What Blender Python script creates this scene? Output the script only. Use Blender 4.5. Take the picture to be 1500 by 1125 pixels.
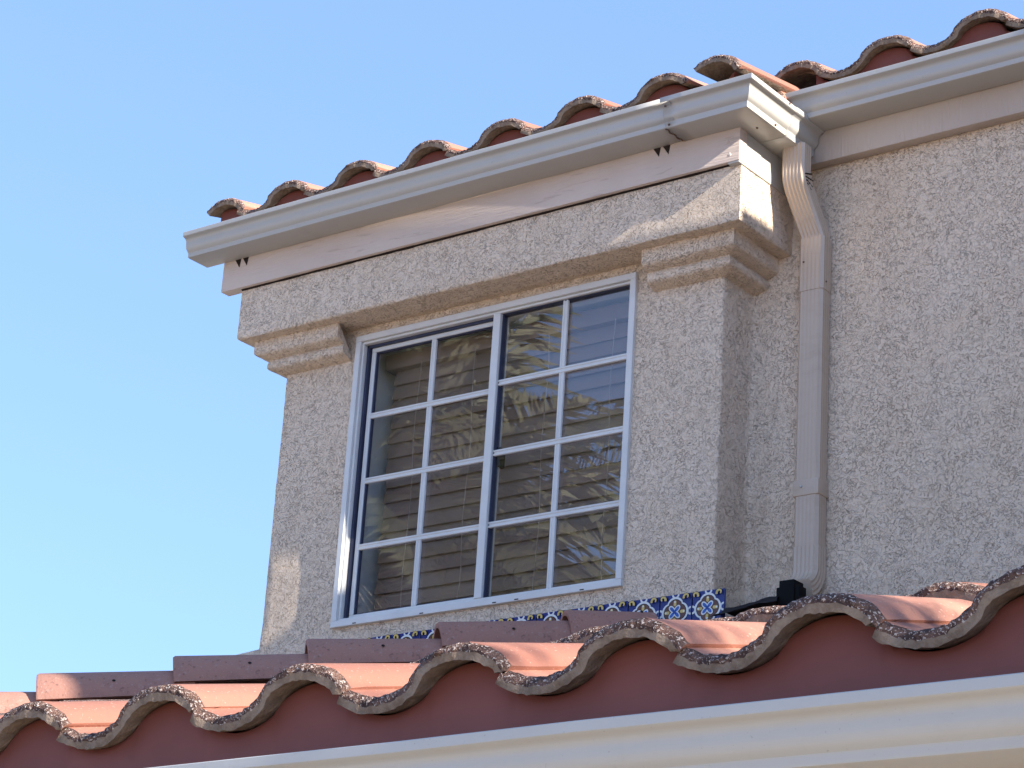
import bpy, bmesh, math, random
from mathutils import Vector, Matrix, noise

for o in list(bpy.data.objects):
    bpy.data.objects.remove(o)
scene = bpy.context.scene
col = scene.collection
rnd = random.Random(7)

# ------------------------------------------------------------------ camera
PITCH, ROLL, YAW = 0.3630, 0.0674, -0.6684
fwd = Vector((math.sin(YAW) * math.cos(PITCH), math.cos(YAW) * math.cos(PITCH), math.sin(PITCH)))
rt0 = Vector((math.cos(YAW), -math.sin(YAW), 0))
up0 = rt0.cross(fwd)
rt = rt0 * math.cos(ROLL) + up0 * math.sin(ROLL)
up = -rt0 * math.sin(ROLL) + up0 * math.cos(ROLL)
cam_data = bpy.data.cameras.new('camera')
cam = bpy.data.objects.new('camera', cam_data)
col.objects.link(cam)
cam.matrix_world = Matrix(((rt.x, up.x, -fwd.x, 4.9715), (rt.y, up.y, -fwd.y, -5.5014), (rt.z, up.z, -fwd.z, -1.9781), (0, 0, 0, 1)))
cam_data.sensor_width = 36.0
cam_data.lens = 2.4556 * 36.0
cam_data.clip_start = 0.05
cam_data.clip_end = 3000
scene.camera = cam

# ------------------------------------------------------------------ sky, sun, exposure
SUN = Vector((1.0, -0.080, 0.480)).normalized()          # towards the sun
SUN_EL = math.asin(SUN.z)
SUN_AZ = math.atan2(SUN.x, SUN.y)
world = bpy.data.worlds.new('World')
scene.world = world
world.use_nodes = True
wn = world.node_tree
wn.nodes.clear()
w_out = wn.nodes.new('ShaderNodeOutputWorld')
w_bg = wn.nodes.new('ShaderNodeBackground')
w_sky = wn.nodes.new('ShaderNodeTexSky')
w_sky.sky_type = 'NISHITA'
w_sky.sun_disc = False
w_sky.sun_elevation = SUN_EL
w_sky.sun_rotation = SUN_AZ
w_sky.air_density = 0.6
w_sky.dust_density = 0.0
w_sky.ozone_density = 1.1
w_bg.inputs['Strength'].default_value = 0.15
w_co = wn.nodes.new('ShaderNodeTexCoord')
w_add = wn.nodes.new('ShaderNodeVectorMath')          # sky looked up higher than true: little whitening towards the horizon
w_add.operation = 'ADD'
w_add.inputs[1].default_value = (0, 0, 0.36)
w_nrm = wn.nodes.new('ShaderNodeVectorMath')
w_nrm.operation = 'NORMALIZE'
wn.links.new(w_co.outputs['Generated'], w_add.inputs[0])
wn.links.new(w_add.outputs[0], w_nrm.inputs[0])
wn.links.new(w_nrm.outputs[0], w_sky.inputs[0])
wn.links.new(w_sky.outputs[0], w_bg.inputs[0])
wn.links.new(w_bg.outputs[0], w_out.inputs[0])
sun_data = bpy.data.lights.new('sun', 'SUN')
sun_data.energy = 2.9
sun_data.angle = math.radians(0.53)
sun_data.color = (1.0, 0.94, 0.85)
sun = bpy.data.objects.new('sun', sun_data)
col.objects.link(sun)
sun.rotation_euler = (-SUN).to_track_quat('-Z', 'Y').to_euler()
sun.location = SUN * 40
scene.view_settings.view_transform = 'Standard'
scene.view_settings.look = 'None'
scene.view_settings.exposure = 2.25
scene.view_settings.gamma = 1.0
scene.view_settings.use_curve_mapping = False
scene.render.engine = 'CYCLES'

# ------------------------------------------------------------------ material helpers
class NT:
    def __init__(s, name):
        s.m = bpy.data.materials.new(name)
        s.m.use_nodes = True
        s.t = s.m.node_tree
        s.t.nodes.clear()
        s.out = s.t.nodes.new('ShaderNodeOutputMaterial')
        s.co = s.t.nodes.new('ShaderNodeTexCoord').outputs['Object']
    def n(s, kind, **kw):
        nd = s.t.nodes.new(kind)
        for k, v in kw.items():
            if k.startswith('i_'):
                s.set(nd.inputs[int(k[2:])], v)
            else:
                setattr(nd, k, v)
        return nd
    def set(s, sock, v):
        if isinstance(v, bpy.types.NodeSocket):
            s.t.links.new(v, sock)
        else:
            sock.default_value = v
    def noise(s, scale, detail=2.0, rough=0.5, dist=0.0, vec=None):
        nd = s.t.nodes.new('ShaderNodeTexNoise')
        s.set(nd.inputs['Vector'], vec if vec is not None else s.co)
        nd.inputs['Scale'].default_value = scale
        nd.inputs['Detail'].default_value = detail
        nd.inputs['Roughness'].default_value = rough
        nd.inputs['Distortion'].default_value = dist
        return nd.outputs[0]
    def rng(s, v, a, b, c=0.0, d=1.0, smooth=True):
        nd = s.t.nodes.new('ShaderNodeMapRange')
        nd.interpolation_type = 'SMOOTHSTEP' if smooth else 'LINEAR'
        s.set(nd.inputs[0], v)
        for i, x in enumerate((a, b, c, d)):
            nd.inputs[i + 1].default_value = x
        return nd.outputs[0]
    def math(s, op, a, b=0.0, c=0.0):
        nd = s.t.nodes.new('ShaderNodeMath')
        nd.operation = op
        s.set(nd.inputs[0], a); s.set(nd.inputs[1], b); s.set(nd.inputs[2], c)
        return nd.outputs[0]
    def mix(s, f, a, b, blend='MIX'):
        nd = s.t.nodes.new('ShaderNodeMix')
        nd.data_type = 'RGBA'
        nd.blend_type = blend
        s.set(nd.inputs[0], f)
        s.set(nd.inputs[6], a if isinstance(a, bpy.types.NodeSocket) else (*a, 1))
        s.set(nd.inputs[7], b if isinstance(b, bpy.types.NodeSocket) else (*b, 1))
        return nd.outputs[2]
    def mapping(s, scale, vec=None):
        nd = s.t.nodes.new('ShaderNodeMapping')
        s.set(nd.inputs[0], vec if vec is not None else s.co)
        nd.inputs['Scale'].default_value = scale
        return nd.outputs[0]
    def bump(s, h, strength, dist, normal=None):
        nd = s.t.nodes.new('ShaderNodeBump')
        nd.inputs['Strength'].default_value = strength
        nd.inputs['Distance'].default_value = dist
        s.set(nd.inputs['Height'], h)
        if normal is not None:
            s.set(nd.inputs['Normal'], normal)
        return nd.outputs[0]
    def bsdf(s, color, rough=0.8, spec=0.5, normal=None, metallic=0.0, **kw):
        b = s.t.nodes.new('ShaderNodeBsdfPrincipled')
        s.set(b.inputs['Base Color'], color if isinstance(color, bpy.types.NodeSocket) else (*color, 1))
        s.set(b.inputs['Roughness'], rough)
        b.inputs['Specular IOR Level'].default_value = spec
        b.inputs['Metallic'].default_value = metallic
        if normal is not None:
            s.set(b.inputs['Normal'], normal)
        s.t.links.new(b.outputs[0], s.out.inputs[0])
        return b
    def rand(s):
        return s.t.nodes.new('ShaderNodeObjectInfo').outputs['Random']

def make_stucco():
    k = NT('stucco')
    wv = k.noise(30, 2)
    n1 = k.noise(66, 3.0, 0.55, 0.5)
    n2 = k.noise(135, 2.5, 0.55, 0.3)
    fine = k.noise(420, 3, 0.6)
    p1 = k.rng(n1, 0.475, 0.525)
    p2 = k.rng(n2, 0.46, 0.53)
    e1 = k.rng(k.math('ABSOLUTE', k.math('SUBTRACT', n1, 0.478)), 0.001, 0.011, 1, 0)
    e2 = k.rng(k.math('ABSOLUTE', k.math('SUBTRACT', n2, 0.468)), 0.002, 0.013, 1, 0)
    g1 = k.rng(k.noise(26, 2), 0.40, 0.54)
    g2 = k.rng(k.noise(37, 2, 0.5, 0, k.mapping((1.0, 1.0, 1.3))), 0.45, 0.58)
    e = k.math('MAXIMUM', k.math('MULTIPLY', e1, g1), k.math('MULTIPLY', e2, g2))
    h = k.math('ADD', k.math('MULTIPLY', p1, 0.42), k.math('MULTIPLY', p2, 0.22))
    h = k.math('ADD', h, k.math('MULTIPLY', fine, 0.10))
    h = k.math('SUBTRACT', h, k.math('MULTIPLY', e, 0.55))
    base = k.mix(k.rng(k.noise(3.2, 4, 0.6), 0.3, 0.7), (0.68, 0.525, 0.375), (0.73, 0.58, 0.43))
    streak = k.noise(1.0, 4, 0.6, 0.3, k.mapping((9, 9, 0.9)))
    base = k.mix(k.math('MULTIPLY', k.rng(streak, 0.50, 0.78), 0.30), base, (0.47, 0.36, 0.27))
    base = k.mix(k.math('MULTIPLY', k.rng(k.noise(1.7, 5, 0.65), 0.52, 0.75), 0.35), base, (0.74, 0.63, 0.51))
    base = k.mix(k.math('MULTIPLY', k.rng(wv, 0.52, 0.72), 0.20), base, (0.56, 0.44, 0.345))
    base = k.mix(k.math('MULTIPLY', p1, 0.25), base, (0.74, 0.605, 0.46))
    c = k.mix(k.math('MULTIPLY', e, 0.66), base, (0.19, 0.125, 0.09))  # crevice lines darkened in colour, for shade the bump gives too weakly
    k.bsdf(c, 0.92, 0.2, k.bump(h, 0.9, 0.005))
    return k.m

def make_painted_wood(name, c0, c1, ribs=False):
    k = NT(name)
    g = k.noise(1.0, 5, 0.6, 0.8, k.mapping((5, 60, 60)))
    g2 = k.noise(1.0, 3, 0.6, 0.3, k.mapping((14, 300, 240)))
    h = k.math('ADD', k.math('MULTIPLY', g, 0.7), k.math('MULTIPLY', g2, 0.4))
    if ribs:
        r = k.noise(1.0, 2, 0.5, 0.2, k.mapping((230, 230, 6)))
        h = k.math('ADD', k.math('MULTIPLY', r, 1.0), k.math('MULTIPLY', g2, 0.2))
    crack = k.rng(g, 0.60, 0.66)
    c = k.mix(k.rng(k.noise(2.5, 4, 0.6), 0.3, 0.7), c0, c1)
    if not ribs:
        c = k.mix(k.math('MULTIPLY', crack, 0.42), c, (0.36, 0.27, 0.21))
    k.bsdf(c, 0.62, 0.35, k.bump(h, 0.6, 0.005))
    return k.m

def make_gutter_paint(name, base, dirt=0.14):
    k = NT(name)
    d = k.noise(1.0, 5, 0.65, 0.4, k.mapping((5, 5, 16)))
    sp = k.rng(k.noise(190, 2), 0.70, 0.76)
    streak = k.noise(1.0, 3, 0.6, 0.2, k.mapping((60, 60, 3)))
    c = k.mix(k.math('MULTIPLY', k.rng(d, 0.48, 0.75), dirt), base, (base[0] * 0.62, base[1] * 0.57, base[2] * 0.5))
    c = k.mix(k.math('MULTIPLY', k.rng(streak, 0.55, 0.8), dirt * 0.45), c, (base[0] * 0.6, base[1] * 0.55, base[2] * 0.48))
    c = k.mix(k.math('MULTIPLY', sp, 0.35), c, (0.2, 0.17, 0.14))
    r = 0.27
    k.bsdf(c, r, 0.5, k.bump(k.noise(1.0, 2, 0.5, 0, k.mapping((40, 40, 4))), 0.03, 0.006))
    return k.m

def make_tile():
    k = NT('terracotta_tile')
    r = k.rand()
    a = k.noise(16, 5, 0.62, 0.3)
    b = k.noise(150, 3, 0.6)
    c = k.mix(r, (0.275, 0.115, 0.078), (0.43, 0.20, 0.135))
    c = k.mix(k.math('MULTIPLY', k.rng(a, 0.48, 0.72), 0.6), c, (0.24, 0.12, 0.085))
    c = k.mix(k.math('MULTIPLY', k.rng(b, 0.62, 0.74), 0.5), c, (0.68, 0.52, 0.40))
    c = k.mix(k.math('MULTIPLY', k.rng(k.noise(70, 4, 0.6), 0.62, 0.7), 0.55), c, (0.20, 0.105, 0.08))
    k.bsdf(c, 0.85, 0.25, k.bump(k.math('ADD', a, k.math('MULTIPLY', b, 0.7)), 0.35, 0.004))
    return k.m

def make_hip_tile():
    k = NT('weathered_hip_tile')
    r = k.rand()
    a = k.noise(11, 5, 0.62, 0.3)
    b = k.noise(170, 3, 0.6)
    c = k.mix(r, (0.31, 0.15, 0.108), (0.36, 0.18, 0.13))
    c = k.mix(k.math('MULTIPLY', k.rng(a, 0.46, 0.7), 0.6), c, (0.27, 0.135, 0.105))
    c = k.mix(k.math('MULTIPLY', k.rng(b, 0.58, 0.72), 0.45), c, (0.50, 0.36, 0.29))
    c = k.mix(k.math('MULTIPLY', k.rng(k.noise(85, 4, 0.65), 0.58, 0.68), 0.7), c, (0.14, 0.07, 0.055))
    c = k.mix(k.math('MULTIPLY', k.rng(k.noise(28, 5, 0.7), 0.58, 0.72), 0.45), c, (0.42, 0.33, 0.28))
    k.bsdf(c, 0.88, 0.2, k.bump(k.math('ADD', a, k.math('MULTIPLY', b, 0.8)), 0.35, 0.004))
    return k.m

def make_tile_edge():
    k = NT('rough_tile_edge')
    a = k.noise(260, 3, 0.6, 0.4)
    b = k.noise(60, 3, 0.6)
    c = k.mix(k.rng(b, 0.35, 0.65), (0.075, 0.045, 0.038), (0.20, 0.115, 0.085))
    c = k.mix(k.rng(a, 0.56, 0.62), c, (0.58, 0.47, 0.40))
    k.bsdf(c, 0.95, 0.15, k.bump(a, 1.0, 0.008))
    return k.m

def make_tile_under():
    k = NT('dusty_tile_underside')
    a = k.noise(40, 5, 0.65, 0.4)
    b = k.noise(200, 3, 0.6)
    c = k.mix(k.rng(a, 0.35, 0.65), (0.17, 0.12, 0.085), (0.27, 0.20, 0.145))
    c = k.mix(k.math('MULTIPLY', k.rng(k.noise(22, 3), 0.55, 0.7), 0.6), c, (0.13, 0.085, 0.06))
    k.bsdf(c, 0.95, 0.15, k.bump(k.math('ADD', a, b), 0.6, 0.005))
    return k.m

def simple(name, c, rough=0.7, spec=0.4, var=0.15, scale=12, bump=0.1, metallic=0.0):
    k = NT(name)
    n = k.noise(scale, 4, 0.6)
    cc = k.mix(k.rng(n, 0.3, 0.7), tuple(x * (1 - var) for x in c), tuple(min(1, x * (1 + var)) for x in c))
    k.bsdf(cc, rough, spec, k.bump(k.noise(scale * 12, 2), bump, 0.003), metallic)
    return k.m

def make_glass():
    k = NT('window_glass')
    tr = k.n('ShaderNodeBsdfTransparent')
    tr.inputs[0].default_value = (0.96, 0.965, 0.96, 1)
    gl = k.n('ShaderNodeBsdfGlossy')
    gl.inputs['Color'].default_value = (1, 1, 1, 1)
    gl.inputs['Roughness'].default_value = 0.004
    wob = k.bump(k.noise(3.0, 1), 0.012, 0.02)
    k.set(gl.inputs['Normal'], wob)
    lw = k.n('ShaderNodeLayerWeight')
    lw.inputs[0].default_value = 0.5
    fr = k.math('MULTIPLY_ADD', k.math('POWER', lw.outputs['Facing'], 5.0), 0.93, 0.085)
    dust = k.math('MULTIPLY', k.rng(k.noise(7, 4, 0.6), 0.45, 0.8), 0.02)
    mx = k.n('ShaderNodeMixShader')
    k.set(mx.inputs[0], fr); k.set(mx.inputs[1], tr.outputs[0]); k.set(mx.inputs[2], gl.outputs[0])
    df = k.n('ShaderNodeBsdfDiffuse')
    df.inputs[0].default_value = (0.6, 0.57, 0.52, 1)
    m2 = k.n('ShaderNodeMixShader')
    k.set(m2.inputs[0], dust); k.set(m2.inputs[1], mx.outputs[0]); k.set(m2.inputs[2], df.outputs[0])
    k.t.links.new(m2.outputs[0], k.out.inputs[0])
    return k.m

def make_ground():
    k = NT('ground')
    a = k.noise(0.05, 4, 0.6)
    c = k.mix(k.rng(a, 0.42, 0.58), (0.54, 0.465, 0.375), (0.48, 0.41, 0.32))
    c = k.mix(k.math('MULTIPLY', k.noise(1.5, 5, 0.65), 0.3), c, (0.30, 0.26, 0.21))
    k.bsdf(c, 0.95, 0.2, k.bump(k.noise(30, 3), 0.3, 0.02))
    return k.m

def make_leaf(name, c0, c1, rough=0.5):
    k = NT(name)
    c = k.mix(k.rng(k.noise(1.2, 3), 0.35, 0.65), c0, c1)
    b = k.bsdf(c, rough, 0.4)
    return k.m

M = dict(
    stucco=make_stucco(),
    wood=make_painted_wood('painted_wood', (0.52, 0.415, 0.34), (0.58, 0.475, 0.40)),
    wood_ribbed=make_painted_wood('resawn_painted_wood', (0.46, 0.375, 0.305), (0.51, 0.425, 0.35), True),
    gutter=make_gutter_paint('almond_gutter_paint', (0.43, 0.405, 0.36)),
    spout=make_gutter_paint('beige_downspout_paint', (0.48, 0.37, 0.27), 0.3),
    tile=make_tile(), hip=make_hip_tile(), edge=make_tile_edge(), under=make_tile_under(),
    closure=simple('maroon_eave_closure', (0.20, 0.060, 0.042), 0.55, 0.35, 0.10, 5, 0.03),
    alu=simple('white_aluminium_frame', (0.62, 0.60, 0.555), 0.35, 0.5, 0.05, 9, 0.02),
    gasket=simple('dark_gasket', (0.035, 0.04, 0.07), 0.6, 0.3),
    screw=simple('rusty_screw', (0.13, 0.075, 0.05), 0.6, 0.4),
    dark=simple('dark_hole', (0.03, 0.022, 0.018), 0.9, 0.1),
    black=simple('black_plastic', (0.004, 0.004, 0.004), 0.8, 0.15),
    lead=simple('dark_flashing', (0.025, 0.022, 0.022), 0.85, 0.15),
    glass=make_glass(),
    slat=simple('tan_blind_slat', (0.22, 0.15, 0.115), 0.55, 0.35, 0.06, 6, 0.05),
    cord=simple('blind_cord', (0.34, 0.27, 0.22), 0.8, 0.2),
    white_in=simple('white_interior_paint', (0.72, 0.72, 0.70), 0.7, 0.3, 0.04),
    room=simple('room_wall', (0.30, 0.27, 0.24), 0.9, 0.2, 0.05),
    ground=make_ground(),
    palm_leaf=make_leaf('palm_leaf', (0.15, 0.155, 0.09), (0.27, 0.26, 0.17), 0.32),
    palm_dry=make_leaf('dry_palm_leaf', (0.42, 0.34, 0.23), (0.58, 0.49, 0.36), 0.6),
    bark=simple('palm_bark', (0.19, 0.14, 0.10), 0.95, 0.1, 0.3, 6, 0.8),
    leaf=make_leaf('tree_leaf', (0.035, 0.065, 0.02), (0.07, 0.105, 0.035)),
    glaze_blue=simple('cobalt_glaze', (0.018, 0.028, 0.15), 0.2, 0.5, 0.2, 40, 0.02),
    glaze_light=simple('royal_blue_glaze', (0.04, 0.11, 0.36), 0.2, 0.5, 0.2, 40, 0.02),
    glaze_white=simple('white_glaze', (0.68, 0.67, 0.62), 0.2, 0.5, 0.06, 40, 0.02),
    glaze_brown=simple('brown_glaze', (0.115, 0.045, 0.03), 0.2, 0.5, 0.2, 40, 0.02),
    glaze_yellow=simple('ochre_glaze', (0.62, 0.44, 0.13), 0.2, 0.5, 0.15, 40, 0.02),
    glaze_black=simple('black_glaze', (0.012, 0.012, 0.016), 0.2, 0.5, 0.1, 40, 0.02),
)

# ------------------------------------------------------------------ mesh helpers
def mesh_obj(name, verts, faces, mats, parent=None, smooth=None, mi=None):
    me = bpy.data.meshes.new(name)
    me.from_pydata([tuple(v) for v in verts], [], faces)
    if not isinstance(mats, (list, tuple)):
        mats = [mats]
    for m in mats:
        me.materials.append(m)
    if mi:
        me.polygons.foreach_set('material_index', mi)
    bm = bmesh.new(); bm.from_mesh(me)
    bmesh.ops.recalc_face_normals(bm, faces=bm.faces)
    bm.to_mesh(me); bm.free()
    if smooth is not None:
        me.polygons.foreach_set('use_smooth', [True] * len(me.polygons))
        me.set_sharp_from_angle(angle=math.radians(smooth))
    me.update()
    o = bpy.data.objects.new(name, me)
    col.objects.link(o)
    o.parent = parent
    return o

def empty(name, loc=(0, 0, 0), parent=None):
    o = bpy.data.objects.new(name, None)
    o.location = loc
    col.objects.link(o)
    o.parent = parent
    return o

def box_data(x0, x1, y0, y1, z0, z1, bev=0.0, seg=2):
    bm = bmesh.new()
    bmesh.ops.create_cube(bm, size=1)
    for v in bm.verts:
        v.co = Vector(((x0 + x1) / 2 + v.co.x * (x1 - x0), (y0 + y1) / 2 + v.co.y * (y1 - y0), (z0 + z1) / 2 + v.co.z * (z1 - z0)))
    if bev > 0:
        bmesh.ops.bevel(bm, geom=list(bm.edges), offset=bev, segments=seg, profile=0.5, affect='EDGES')
    bm.verts.index_update()
    v = [tuple(q.co) for q in bm.verts]
    f = [[q.index for q in p.verts] for p in bm.faces]
    bm.free()
    return v, f

def box(name, ext, mat, parent=None, bev=0.003, seg=2):
    v, f = box_data(*ext, bev, seg)
    return mesh_obj(name, v, f, mat, parent, 35)

def join(parts):
    V, F = [], []
    for v, f in parts:
        b = len(V)
        V += list(v)
        F += [[i + b for i in q] for q in f]
    return V, F

def resample(path, step):
    out = []
    for a, b in zip(path[:-1], path[1:]):
        a, b = Vector(a), Vector(b)
        n = max(1, round((b - a).length / step))
        out += [a.lerp(b, i / n) for i in range(n)]
    return out + [Vector(path[-1])]

def sweep(path, prof, step=None, cap=False, closed_prof=False):
    """plan path, profile of (outward offset, z); outward is to the right of travel"""
    p = [Vector(q) for q in path]
    nseg = [((b - a).normalized()) for a, b in zip(p[:-1], p[1:])]
    nr = [Vector((d.y, -d.x)) for d in nseg]
    off = []
    for i in range(len(p)):
        if i == 0: off.append(nr[0])
        elif i == len(p) - 1: off.append(nr[-1])
        else: off.append((nr[i - 1] + nr[i]) / (1 + nr[i - 1].dot(nr[i])))
    if step:
        P2, O2 = [], []
        for i in range(len(p) - 1):
            n = max(1, round((p[i + 1] - p[i]).length / step))
            for j in range(n):
                P2.append(p[i].lerp(p[i + 1], j / n)); O2.append(off[i].lerp(off[i + 1], j / n))
        P2.append(p[-1]); O2.append(off[-1])
        p, off = P2, O2
    m = len(prof)
    V = [(q.x + o.x * u, q.y + o.y * u, z) for q, o in zip(p, off) for u, z in prof]
    F = []
    mm = m if closed_prof else m - 1
    for i in range(len(p) - 1):
        for j in range(mm):
            k = (j + 1) % m
            F.append((i * m + j, i * m + k, (i + 1) * m + k, (i + 1) * m + j))
    if cap:
        F.append(tuple(range(m)))
        F.append(tuple((len(p) - 1) * m + j for j in range(m)))
    return V, F

def wobble(V, amp, freq):
    out = []
    for v in V:
        q = Vector(v)
        n = noise.noise_vector(q * freq) * 0.7 + noise.noise_vector(q * freq * 3.1) * 0.3
        out.append(q + n * amp)
    return out

def tag(o, label=None, cat=None, group=None, kind=None):
    if label: o['label'] = label
    if cat: o['category'] = cat
    if group: o['group'] = group
    if kind: o['kind'] = kind
    return o

# ------------------------------------------------------------------ dimensions (metres; window's lower left corner is the origin)
GROUND = -3.58
WW, WH = 1.07, 0.952                    # window
XL, XP, YD = -0.299, 1.368, 0.165       # bay wall: left corner, right corner, wall behind
O = 0.121                               # frieze projection
XW = 4.40                               # added shade-casting wing begins
PITCH_T = 0.2884                        # tile pitch
SL = 0.3333                             # lower roof slope

# ------------------------------------------------------------------ ground
g = mesh_obj('ground', [(-900, -900, GROUND), (900, -900, GROUND), (900, 900, GROUND), (-900, 900, GROUND)], [(0, 1, 2, 3)], M['ground'])
tag(g, kind='structure')

# ------------------------------------------------------------------ house
house = empty('house', (0.5, 1.5, GROUND))
tag(house, 'beige stucco house with red clay tile roofs, white gutters and a gridded sliding window', 'house')
HI = Matrix.Translation((-0.5, -1.5, -GROUND))
def part(o, parent=house):
    o.parent = parent
    o.matrix_parent_inverse = parent.matrix_world.inverted() if parent is not house else HI
    return o

# stucco wall round the bay: one continuous skin with the window opening left out
def wall_skin():
    r = 0.007
    def corner(c, d0, d1, n=4):
        a = Vector(c) - Vector(d0) * r; b = Vector(c) + Vector(d1) * r
        ctr = a + Vector(d1) * r
        return [ctr + (a - ctr) * math.cos(t) + (Vector(d0) * r) * math.sin(t) for t in [i / n * math.pi / 2 for i in range(n + 1)]]
    st = 0.026
    path = resample([(XL, 3.2), (XL, r)], 0.1)[:-1]
    path += corner((XL, 0), (0, -1), (1, 0))
    path += resample([(XL + r, 0), (0.006, 0)], st)[1:]
    path += resample([(0.006, 0), (WW - 0.006, 0)], st)[1:]
    path += resample([(WW - 0.006, 0), (XP - r, 0)], st)[1:-1]
    path += corner((XP, 0), (1, 0), (0, 1))
    path += resample([(XP, r), (XP, YD - 0.012)], st)[1:]
    path += [Vector((XP + 0.004, YD - 0.004))]
    path += resample([(XP + 0.012, YD), (XW, YD)], 0.03)
    zs = [-1.3 + 0.05 * i for i in range(24)] + [-0.1 + 0.0265 * i for i in range(4)] + [0.006]
    n = 36
    zs += [0.006 + (WH - 0.012) * i / n for i in range(1, n + 1)]
    zs += [WH - 0.006 + 0.0265 * i for i in range(1, 15)]
    V = [(q.x, q.y, z) for q in path for z in zs]
    m = len(zs); F = []
    for i in range(len(path) - 1):
        xm = (path[i].x + path[i + 1].x) / 2; ym = (path[i].y + path[i + 1].y) / 2
        for j in range(m - 1):
            zm = (zs[j] + zs[j + 1]) / 2
            if ym < 0.001 and 0.006 < xm < WW - 0.006 and 0.006 < zm < WH - 0.006:
                continue
            F.append((i * m + j, (i + 1) * m + j, (i + 1) * m + j + 1, i * m + j + 1))
    return wobble(V, 0.0035, 9), F
v, f = wall_skin()
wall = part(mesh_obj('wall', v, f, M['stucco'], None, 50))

# frieze band above the window
prof = [(-0.01, 0.981), (O - 0.008, 0.981), (O - 0.0025, 0.983), (O, 0.990)] + [(O, 0.992 + 0.03 * i) for i in range(1, 9)] + [(0.0, 1.235)]
v, f = sweep([(XL, 1.6), (XL, 0), (XP, 0), (XP, YD + 0.02)], prof, 0.03)
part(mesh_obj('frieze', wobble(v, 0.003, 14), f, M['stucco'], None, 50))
# moulded capitals
cp = [(-0.01, 0.876), (0.012, 0.881), (0.036, 0.889), (0.043, 0.893), (0.046, 0.899), (0.046, 0.912), (0.043, 0.918), (0.041, 0.923), (0.055, 0.928), (0.072, 0.933), (0.078, 0.939), (0.079, 0.946), (0.079, 0.985)]
def capital(path):
    v, f = sweep(path, cp, 0.02, cap=True)
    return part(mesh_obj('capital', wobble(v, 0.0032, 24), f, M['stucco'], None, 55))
capital([(XL, 0.9), (XL, 0), (-0.022, 0)])
capital([(1.132, 0), (XP, 0), (XP, YD + 0.02)])
# sloping stucco curb at the foot of the bay
v, f = box_data(-1.1, -0.30, 0.02, 0.5, -0.7, 0.0, 0.012)
v = [(x, y, z + (0.028 + (x + 0.3) * 0.075 if z > -0.3 else 0) - 0.045) for x, y, z in v]
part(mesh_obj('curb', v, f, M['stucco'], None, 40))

# taller wing, unseen, added and stepped to cast shade; then the storey below
def stucco_box(name, ext):
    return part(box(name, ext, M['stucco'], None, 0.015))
stucco_box('shade_wing', (XW, 9.5, -1.53, 6.0, -1.2, 2.232))
stucco_box('shade_parapet', (XW + 0.002, 9.4, -0.347, 5.9, 2.2, 2.43))
stucco_box('storey_wall', (-1.25, 9.5, -2.45, 6.0, GROUND, -1.30))

# ------------------------------------------------------------------ fascia boards
def fascia(ext, mat):
    return part(box('fascia_board', ext, mat, None, 0.003))
fascia((-0.497, 1.4955, -0.141, -0.101, 1.157, 1.335), M['wood'])
fascia((1.455, 1.4935, -0.1385, 0.123, 1.152, 1.258), M['gutter'])
fascia((1.50, XW, 0.125, 0.163, 1.236, 1.42), M['wood_ribbed'])
fascia((-1.72, 9.4, -2.82, -2.78, -1.42, -1.19), M['wood_ribbed'])
part(box('soffit', (-0.46, 1.486, -0.10, 0.10, 1.236, 1.25), M['wood'], None, 0.001))
part(box('soffit', (-1.7, 9.4, -2.779, -2.40, -1.36, -1.34), M['wood'], None, 0.001))

def fascia_fixings():
    for cx in (-0.445, 1.20):
        for dx in (0.0, 0.033):
            x = cx + dx
            V = [(x, -0.1425, 1.262), (x + 0.026, -0.1425, 1.262), (x + 0.021, -0.1425, 1.232), (x, -0.139, 1.262), (x + 0.026, -0.139, 1.262), (x + 0.021, -0.139, 1.232)]
            part(mesh_obj('metal_prong', V, [(0, 1, 2), (3, 5, 4), (0, 3, 4, 1), (1, 4, 5, 2), (2, 5, 3, 0)], M['dark']))
fascia_fixings()
def gap_shade_strip():  # dark strip standing in for the shaded gap under the fascia
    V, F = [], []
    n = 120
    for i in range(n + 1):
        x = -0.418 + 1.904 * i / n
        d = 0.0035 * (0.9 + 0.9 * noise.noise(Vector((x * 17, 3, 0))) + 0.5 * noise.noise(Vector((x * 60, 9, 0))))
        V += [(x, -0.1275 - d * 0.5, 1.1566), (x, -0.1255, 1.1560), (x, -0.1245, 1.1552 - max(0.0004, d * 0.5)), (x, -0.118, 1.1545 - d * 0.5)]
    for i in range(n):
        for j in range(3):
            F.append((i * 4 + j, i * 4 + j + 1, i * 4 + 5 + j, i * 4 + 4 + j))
    part(mesh_obj('gap_shade_strip', V, F, M['dark'], None, 60))
gap_shade_strip()

def disc(name, c, n, r, mat, h=0.003, parent=house):
    c, n = Vector(c), Vector(n).normalized()
    a = n.orthogonal().normalized(); b = n.cross(a)
    k = 10
    V = [c + (a * math.cos(t) + b * math.sin(t)) * r for t in [i / k * math.tau for i in range(k)]]
    V += [c + n * h + (a * math.cos(t) + b * math.sin(t)) * r * 0.7 for t in [i / k * math.tau for i in range(k)]]
    F = [(i, (i + 1) % k, k + (i + 1) % k, k + i) for i in range(k)] + [tuple(range(k, 2 * k)), tuple(range(k - 1, -1, -1))]
    return part(mesh_obj(name, V, F, mat, None, 40), parent)
disc('nail_head', (1.455, -0.141, 1.222), (0, -1, 0), 0.006, M['wood'])
disc('nail_head', (1.462, -0.141, 1.180), (0, -1, 0), 0.006, M['wood'])

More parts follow.
